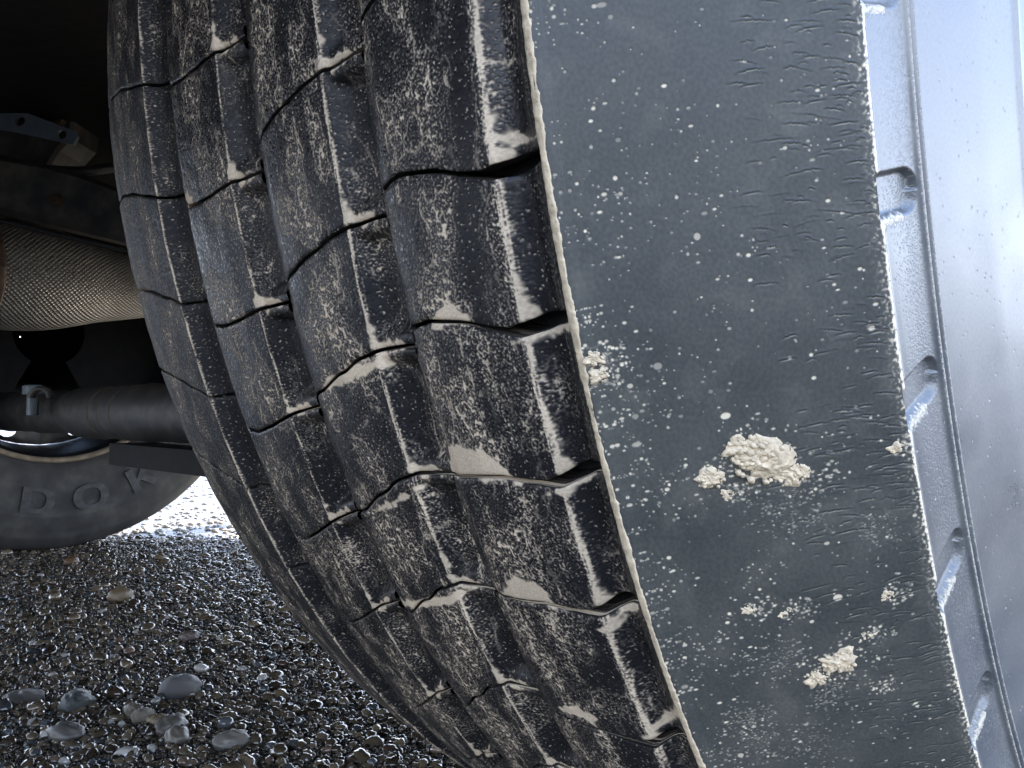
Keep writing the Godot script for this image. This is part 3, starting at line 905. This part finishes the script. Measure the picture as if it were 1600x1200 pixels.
func build_far_wheel(car: Node3D):
	# in the car's frame: x to the near side, z along the car
	var prof := fine([Vector2(0.112, 0.226), Vector2(0.124, 0.236), Vector2(0.134, 0.258), Vector2(0.139, 0.285), Vector2(0.137, 0.318), Vector2(0.1385, 0.322), Vector2(0.1375, 0.326), Vector2(0.130, 0.348), Vector2(0.126, 0.352), Vector2(0.1255, 0.358), Vector2(0.118, 0.368), Vector2(0.108, 0.377), Vector2(0.095, 0.383), Vector2(0.06, 0.385), Vector2(-0.08, 0.385), Vector2(-0.12, 0.36), Vector2(-0.138, 0.29), Vector2(-0.115, 0.226)], 0.012)
	prof.reverse()
	var tyre := put(car, "tyre", ring(prof, -PI, PI, 0.035), M.old_rubber)
	tyre.position = Vector3(-1.546, 0.385, -0.061)
	tag(tyre, "dusty grey tyre on the far side with raised sidewall lettering")
	build_rim(tyre, 0.226, 0.10)
	var guard := []
	for k in 25: guard.append(Vector2(0.208, 0).rotated(deg_to_rad(-62.0 + 304.0 * k / 24.0)))
	for k in range(24, -1, -1): guard.append(Vector2(0.06, 0).rotated(deg_to_rad(-62.0 + 304.0 * k / 24.0)))
	var dust := put(tyre, "added_daylight_shield", slab(guard, 0.004, 0.001), M.black)  # added plate, keeps daylight out of the upper rim windows
	dust.transform = Transform3D(Basis(Vector3(0, 0, -1), Vector3.UP, Vector3(1, 0, 0)), Vector3(0.06, 0, 0))
	put(tyre, "rim_lip", ring([Vector2(0.108, 0.222), Vector2(0.118, 0.2225), Vector2(0.1225, 0.2265), Vector2(0.1215, 0.2315), Vector2(0.113, 0.2325)], -PI, PI, 0.035), M.lip).mesh = ring([Vector2(0.113, 0.2325), Vector2(0.1215, 0.2315), Vector2(0.1225, 0.2265), Vector2(0.118, 0.2225), Vector2(0.108, 0.222)], -PI, PI, 0.035)
	# raised letters along the lower sidewall
	var font := SystemFont.new()
	font.font_names = PackedStringArray(["Droid Sans"])
	font.font_weight = 800
	var letters := [["D", -1.44], ["O", -1.73], ["K", -2.04]]
	for l in letters:
		var tm := TextMesh.new()
		tm.text = l[0]
		tm.font = font
		tm.font_size = 48
		tm.pixel_size = 0.00125
		tm.depth = 0.0024
		tm.curve_step = 2.0
		var o := put(tyre, "raised_letter", tm, M.letter)
		var phi: float = l[1]
		var r := 0.296
		var outv := Vector3(0, sin(phi), cos(phi))
		var tang := Vector3(0, cos(phi), -sin(phi))
		# faces +x, its top towards the hub
		o.transform = Transform3D(Basis(Vector3(1, 0, 0).cross(outv) * 1.6, -outv, Vector3(1, 0, 0)), on_wheel(0.1405, r, phi))

func px(x: float, y: float, z: float) -> Vector2:
	return Vector2((x - 800.0) / 1347.56 * z, 0.2471 + (640.0 - y) / 1347.56 * z)

func build_underside(car: Node3D):
	var inv := car.transform.affine_inverse()
	# body: floor, sills, arches; out of the picture, but they shade it
	var pan := put(car, "floor_pan", box(Vector3(1.58, 0.04, 3.4)), M.black)
	pan.position = Vector3(-0.78, 0.62, 0.66)
	var bumper := put(car, "front_bumper", box(Vector3(1.90, 0.66, 0.16)), M.paint)
	bumper.position = Vector3(-0.80, 0.80, -1.14)
	var side_out := []
	for k in 17:
		var a := PI * k / 16.0
		side_out.append(Vector2(0.50 * cos(a), 0.40 + 0.47 * sin(a)))
	var outline := [Vector2(2.3, 0.40)]
	outline.append(Vector2(2.3, 1.15))
	outline.append(Vector2(-1.12, 1.15))
	outline.append(Vector2(-1.12, 0.44))
	for k in range(16, -1, -1): outline.append(side_out[k])
	for x in [0.085, -1.735]:
		var s := put(car, "body_side", slab(outline, 0.05, 0.008), M.paint)
		s.transform = Transform3D(Basis(Vector3(0, 0, 1), Vector3.UP, Vector3(-1, 0, 0)), Vector3(x, 0.0 if x > 0 else -0.09, 0))
	for x in [-0.22, -1.70]:
		var arch := []
		for k in 13: arch.append(Vector2(0.49 * cos(PI * k / 12.0), 0.44 + 0.46 * sin(PI * k / 12.0)))
		for k in range(12, -1, -1): arch.append(Vector2(0.475 * cos(PI * k / 12.0), 0.44 + 0.445 * sin(PI * k / 12.0)))
		var liner := put(car, "wheel_arch", slab(arch, 0.30, 0.002), M.black)
		liner.transform = Transform3D(Basis(Vector3(0, 0, 1), Vector3.UP, Vector3(-1, 0, 0)), Vector3(x, 0, 0))
	# rails, plates and tubes that show at the left of the near tyre
	var rail := put(car, "frame_rail", slab([Vector2(-0.70, 0.733), Vector2(-0.625, 0.715), Vector2(-0.59, 0.705), Vector2(-0.531, 0.674), Vector2(-0.485, 0.653), Vector2(-0.482, 0.646), Vector2(-0.520, 0.640), Vector2(-0.524, 0.622), Vector2(-0.536, 0.618), Vector2(-0.543, 0.580), Vector2(-0.558, 0.564), Vector2(-0.571, 0.543), Vector2(-0.70, 0.56)], 0.07, 0.004), M.frame)
	rail.transform = inv * Transform3D(Basis(), Vector3(0, 0, -1.05))
	var plate := CSGPolygon3D.new()
	plate.name = "bracket_plate"
	plate.polygon = PackedVector2Array([Vector2(-0.66, 0.612), Vector2(-0.594, 0.6055), Vector2(-0.5235, 0.579), Vector2(-0.519, 0.572), Vector2(-0.524, 0.5625), Vector2(-0.5895, 0.5765), Vector2(-0.66, 0.588)])
	plate.depth = 0.005
	for c in [Vector2(-0.588, 0.5905), Vector2(-0.538, 0.5745)]:
		var hole := CSGCylinder3D.new()
		hole.name = "bolt_hole"
		hole.radius = 0.0058
		hole.height = 0.02
		hole.sides = 18
		hole.operation = CSGShape3D.OPERATION_SUBTRACTION
		hole.position = Vector3(c.x, c.y, 0.0)
		hole.rotation.x = PI / 2
		plate.add_child(hole, true)
	plate.material_override = M.zinc
	car.add_child(plate, true)
	plate.transform = inv * Transform3D(Basis(), Vector3(0, 0, -1.02))
	var cross := put(car, "cross_member", slab([Vector2(-0.70, 0.556), Vector2(-0.535, 0.530), Vector2(-0.492, 0.517), Vector2(-0.425, 0.491), Vector2(-0.425, 0.433), Vector2(-0.441, 0.438), Vector2(-0.588, 0.473), Vector2(-0.70, 0.497)], 0.06, 0.006), M.frame)
	cross.transform = inv * Transform3D(Basis(), Vector3(0, 0, -0.99))
	# catalyst with an embossed heat shield, its flange at the left
	var a := Vector3(-0.640, 0.409, -1.02)
	var b := Vector3(-0.505, 0.416, -1.22)
	var shield_prof := []
	for k in 31:
		var t := k / 30.0
		shield_prof.append(Vector2(t * (b - a).length(), 0.064 * (1.0 - 0.42 * pow(t, 1.6)) * (1.0 + 0.10 * sin(PI * minf(t * 1.6, 1.0)))))
	var shield := put(car, "heat_shield", lathe(shield_prof, 96), M.foil)
	shield.transform = inv * along(a, b)
	tag(shield, "embossed metal heat shield wrapped round the exhaust")
	var flange := put(car, "exhaust_flange", lathe([Vector2(-0.10, 0.055), Vector2(-0.03, 0.060), Vector2(-0.012, 0.066), Vector2(-0.004, 0.069), Vector2(0.003, 0.0695), Vector2(0.006, 0.067), Vector2(0.006, 0.05)], 48), M.rust)
	flange.transform = inv * along(a, b)
	var pipe := put(car, "exhaust_pipe", lathe([Vector2(0, 0.038), Vector2(0.6, 0.036)], 32), M.rust)
	pipe.transform = inv * along(b - (b - a).normalized() * 0.02, b + Vector3(0.5, 0.03, -0.45))
	# axle tube with rings of dried mud, a beam below it, a bolt above
	var ring_prof := []
	for k in 90:
		var t := k / 89.0
		var bulge := 0.0
		if t > 0.40: bulge = 0.0012 * maxf(0.0, sin(t * 95.0)) + 0.0008 * sin(t * 41.0)
		ring_prof.append(Vector2(t * 1.22, 0.0365 + bulge - 0.004 * smoothstep(0.66, 0.70, t)))
	var tube := put(car, "axle_tube", lathe(ring_prof, 40), M.tube)
	tube.transform = Transform3D(Basis(Vector3(-1, 0, 0), Vector3(0, 1, 0), Vector3(0, 0, -1)), Vector3(-0.32, 0.242, 0.0))
	tag(tube, "dark tube with rings of dried mud, crossing to the far wheel")
	var beam := put(car, "lower_beam", box(Vector3(0.62, 0.026, 0.05)), M.black)
	beam.position = Vector3(-0.60, 0.190, 0.03)
	beam.rotation.z = -0.006
	# caked mud in uneven bands round the tube's near end
	for k in 7:
		var at := -0.90 - 0.034 * k - 0.008 * sin(k * 2.3)
		var band := []
		for j in 7:
			var t := j / 6.0
			band.append(Vector2((t - 0.5) * (0.012 + 0.006 * sin(k * 1.7)), 0.0350 + 0.0026 * sin(t * PI) * (0.7 + 0.3 * sin(k * 4.1))))
		var o := put(car, "mud_band", lathe(band, 36), M.silt)
		o.transform = Transform3D(Basis(Vector3(-1, 0, 0), Vector3(0, 1, 0), Vector3(0, 0, -1)).rotated(Vector3.UP, 0.09 * sin(k * 5.0)), Vector3(at, 0.242, 0.0))
	# brake hose and cable clipped along the rails, bolt heads on the cross member
	var hose := put(car, "brake_hose", swept([Vector3(-0.72, 0.60, -1.00), Vector3(-0.62, 0.545, -1.00), Vector3(-0.53, 0.53, -1.02), Vector3(-0.47, 0.56, -1.08), Vector3(-0.43, 0.62, -1.16), Vector3(-0.42, 0.72, -1.25)], 0.006), M.hose)
	hose.transform = inv
	var cable := put(car, "cable", swept([Vector3(-0.72, 0.47, -0.96), Vector3(-0.60, 0.462, -0.955), Vector3(-0.50, 0.44, -0.96), Vector3(-0.42, 0.425, -1.0)], 0.0032), M.hose)
	cable.transform = inv
	for c in [Vector2(-0.64, 0.522), Vector2(-0.525, 0.487), Vector2(-0.60, 0.64), Vector2(-0.555, 0.60)]:
		var head := put(car, "bolt", lathe([Vector2(-0.004, 0.006), Vector2(0.0, 0.0085), Vector2(0.0015, 0.0085), Vector2(0.0016, 0.0062), Vector2(0.006, 0.0062), Vector2(0.0068, 0.0050), Vector2(0.0068, 0.0)], 6), M.rust)
		head.transform = inv * Transform3D(Basis(Vector3(0, 0, 1), Vector3(0, 1, 0), Vector3(-1, 0, 0)), Vector3(c.x, c.y, -0.988 if c.y < 0.56 else -1.048))
	var bolt := put(car, "bolt", lathe([Vector2(-0.03, 0.008), Vector2(0.0, 0.008), Vector2(0.0, 0.014), Vector2(0.012, 0.014), Vector2(0.014, 0.011), Vector2(0.014, 0.0)], 6), M.zinc)
	bolt.transform = inv * Transform3D(Basis(Vector3(0, 1, 0), Vector3(-1, 0, 0), Vector3(0, 0, 1)), Vector3(-0.70, 0.268, -1.26))
	var clip := put(car, "hose_bracket", torus_arc(0.013, 0.0045), M.frame)
	clip.transform = inv * Transform3D(Basis(), Vector3(-0.655, 0.262, -1.20))
	var diff := put(car, "gear_housing", lump(5, 16, 24, 0.25, 0.9), M.black)
	diff.scale = Vector3(0.2, 0.16, 0.17)
	diff.position = Vector3(-0.98, 0.52, -0.25)
	var front_blocker := put(car, "unseen_sump_blocker", box(Vector3(0.55, 0.14, 0.5)), M.black)  # unseen box added to shade the inner tread
	front_blocker.position = Vector3(-0.85, 0.57, -0.62)
	var unseen_gearbox_blocker := put(car, "unseen_gearbox_blocker", box(Vector3(0.42, 0.30, 1.6)), M.black)  # another unseen box, added to cut light from behind
	unseen_gearbox_blocker.position = Vector3(-0.80, 0.48, 1.35)
	var sill_blocker := put(car, "unseen_sill_blocker", box(Vector3(0.12, 0.16, 1.7)), M.frame)  # unseen bar added to block light under the floor
	sill_blocker.position = Vector3(-0.28, 0.46, 1.45)

func swept(pts: Array, radius: float) -> ArrayMesh:
	var cv := Curve3D.new()
	for k in pts.size():
		var t: Vector3 = (pts[mini(k + 1, pts.size() - 1)] - pts[maxi(k - 1, 0)]) / 6.0
		cv.add_point(pts[k], -t, t)
	var n := 40
	var P := PackedVector3Array()
	var UV := PackedVector2Array()
	for i in n:
		var f := cv.sample_baked_with_rotation(cv.get_baked_length() * i / (n - 1), true)
		for j in 11:
			var a := TAU * (j % 10) / 10.0
			P.append(f.origin + (f.basis.x * cos(a) + f.basis.y * sin(a)) * radius)
			UV.append(Vector2(i, j))
	return grid_mesh(P, UV, n, 11, true)

func torus_arc(r: float, t: float) -> ArrayMesh:
	var P := PackedVector3Array()
	var UV := PackedVector2Array()
	for i in 19:
		var a := PI * i / 18.0
		for j in 9:
			var b := TAU * (j % 8) / 8.0
			P.append(Vector3(cos(a) * (r + t * cos(b)), sin(a) * (r + t * cos(b)), t * sin(b) * 1.6))
			UV.append(Vector2(i, j))
	return grid_mesh(P, UV, 19, 9, true)

# ------------------------------------------------------------------ mud stuck to the shoulder
func clod_list() -> Array:
	# angle, place along the axle, size, label
	return [
		[-0.4074, 0.1084, 0.0042, "largest pale clod of dried mud on the tyre's smooth shoulder"],
		[-0.3985, 0.1063, 0.0026, "crumbled mud clod touching the top left of the largest clod"],
		[-0.4104, 0.1012, 0.0021, "upright mud clod standing alone left of the largest clod"],
		[-0.4210, 0.1030, 0.0012, "small round mud crumb just below the upright clod"],
		[-0.4190, 0.1122, 0.0024, "knobbly mud clod below the right end of the largest clod"],
		[-0.5335, 0.1125, 0.0029, "rounded mud clod with a dark wet rim low on the shoulder"],
		[-0.5402, 0.1086, 0.0021, "flat mud clod at the lower end of the wet rimmed clod"],
		[-0.5004, 0.1213, 0.0013, "oval mud crumb near the step at the shoulder's outer edge"],
		[-0.4943, 0.1071, 0.0015, "cream mud crumb above the wet rimmed clod, middle of the shoulder"],
		[-0.4868, 0.1020, 0.0012, "tan gritty mud crumb left of the cream one"],
		[-0.5580, 0.1165, 0.0012, "lone mud crumb beside the long scuffs, low on the shoulder"],
		[-0.5218, 0.1175, 0.0015, "twin mud crumb above and right of the wet rimmed clod"],
		[-0.3404, 0.0893, 0.0013, "mud bead stuck against the pale ridge between tread and shoulder"],
		[-0.3490, 0.0896, 0.0013, "lower mud bead on the same pale tread ridge"],
		[-0.4175, 0.1265, 0.0011, "mud crumb right at the bright step of the shoulder"],
	]

func build_mud():
	var wheel := Transform3D(wheel_basis(), HUB)
	var n := FastNoiseLite.new()
	n.frequency = 1.0
	n.fractal_octaves = 2
	var idx := 0
	for c in clod_list():
		n.seed = 50 + idx
		idx += 1
		var phi: float = c[0]
		var w: float = c[1]
		# on the cone between the tread's ridge and the outer step
		var r := lerpf(0.3829, 0.3503, (w - 0.0885) / (0.1286 - 0.0885)) - 0.0001
		if w < 0.0905: r += 0.0004
		var norm := Vector3(0.63, 0.777 * sin(phi), 0.777 * cos(phi))
		var tang := Vector3(0, cos(phi), -sin(phi))
		var across := tang.cross(norm)
		var P := PackedVector3Array()
		var UV := PackedVector2Array()
		var size: float = c[2]
		var turn := rng.randf() * TAU
		for i in 15:
			var t := i / 14.0
			for j in 33:
				var a := TAU * (j % 32) / 32.0
				var d := Vector2(cos(a + turn), sin(a + turn))
				var edge := 1.0 + 0.8 * n.get_noise_2d(d.x * 0.7, d.y * 0.7) + 0.12 * n.get_noise_2d(d.x * 2.0, d.y * 2.0)
				var q := Vector2(cos(a), sin(a) * 1.25) * t * size * edge
				var h := sqrt(maxf(0.0, 1.0 - pow(t, 3.0))) * minf(size * 0.42, 0.0013)
				h *= 1.0 + 0.5 * n.get_noise_2d(q.x / 0.0017, q.y / 0.0017) + 0.22 * n.get_noise_2d(q.x / 0.0007 + 9.0, q.y / 0.0007)
				P.append(tang * q.x + across * q.y + norm * h)
				UV.append(q)
		var st := SurfaceTool.new()
		st.append_from(grid_mesh(P, UV, 15, 33, false), 0, Transform3D())
		var crumb := lump(60 + idx, 7, 9, 0.5, 0.8)
		for i in int(10 + size * 9000.0):
			var q: Vector2 = Vector2.from_angle(rng.randf() * TAU) * sqrt(rng.randf()) * size * 0.95
			var rr := size * rng.randf_range(0.07, 0.20)
			st.append_from(crumb, 0, Transform3D(Basis.from_euler(Vector3(rng.randf() * 6.0, rng.randf() * 6.0, 0)).scaled(Vector3.ONE * rr), tang * q.x + across * q.y * 1.2 + norm * minf(size * 0.3, 0.0009)))
		var o := put(self, "mud_clod", st.commit(), M.mud)
		o.transform = wheel * Transform3D(Basis(), on_wheel(w, r, phi))
		tag(o, c[3], "mud clod", "mud clods on the tyre shoulder")

# ------------------------------------------------------------------ single stones
func stone_list() -> Array:
	return [
		[-0.286, -0.752, 0.0165, 0.62, 0.45, Color(0.17, 0.165, 0.165), "large smooth grey oval pebble, biggest on the gravel"],
		[-0.360, -0.722, 0.0165, 0.45, 1.9, Color(0.10, 0.115, 0.11), "grey green angular stone left of the large pebble"],
		[-0.412, -0.735, 0.0150, 0.40, 0.2, Color(0.12, 0.112, 0.10), "flat dark stone near the left edge of the gravel"],
		[-0.292, -0.690, 0.0085, 0.75, 0.9, Color(0.32, 0.28, 0.21), "round cream pebble below the large grey one"],
		[-0.304, -0.700, 0.0090, 0.70, 2.4, Color(0.24, 0.21, 0.16), "tan pebble touching the round cream pebble on its left"],
		[-0.276, -0.680, 0.0075, 0.75, 0.0, Color(0.27, 0.20, 0.11), "ochre pebble to the right of the round cream pebble"],
		[-0.262, -0.672, 0.0130, 0.5, 1.2, Color(0.21, 0.19, 0.16), "rough brown stone below and right of the large pebble"],
		[-0.248, -0.648, 0.0110, 0.6, 2.0, Color(0.22, 0.195, 0.155), "grey beige stone in front of the rough brown stone"],
		[-0.205, -0.640, 0.0125, 0.5, 0.4, Color(0.30, 0.28, 0.24), "pale stone on the gravel nearest the muddy tyre"],
		[-0.335, -0.655, 0.0135, 0.5, 2.8, Color(0.19, 0.18, 0.16), "bulky weathered stone in the foremost gravel"],
		[-0.345, -0.930, 0.0095, 0.6, 0.6, Color(0.22, 0.17, 0.15), "pinkish flat stone half way to the far tyre"],
		[-0.505, -1.12, 0.0150, 0.7, 0.3, Color(0.30, 0.22, 0.13), "rust tan stone standing up before the far tyre"],
		[-0.700, -1.38, 0.0120, 0.6, 1.3, Color(0.24, 0.13, 0.07), "red brown stone in front of the far tyre's foot"],
		[-0.575, -1.42, 0.0110, 0.6, 2.2, Color(0.28, 0.21, 0.12), "yellowish stone right under the far tyre's edge"],
	]
func build_stones():
	var k := 0
	for s in stone_list():
		var m := StandardMaterial3D.new()
		m = rough_material("stone surface", (s[5] * 0.42).linear_to_srgb(), 0.4, 0.03, 0.6, 0.05, 0.0, (s[5] * 0.65).linear_to_srgb(), false, 14.0) if k < 4 else null
		if m == null:
			m = StandardMaterial3D.new()
			m.albedo_color = (s[5] * 0.4).linear_to_srgb()
			m.roughness = 0.5
		var o := put(self, "stone", lump(200 + k, 18, 26, 0.28 if k else 0.14, minf(0.95, s[3] * 1.3)), m)
		o.position = Vector3(s[0], s[2] * s[3] * 0.5, s[1])
		o.rotation.y = s[4]
		o.scale = Vector3(s[2] * 1.1, s[2] * 0.95, s[2] * 0.8)
		tag(o, s[6], "stone", "larger stones lying on the gravel")
		k += 1
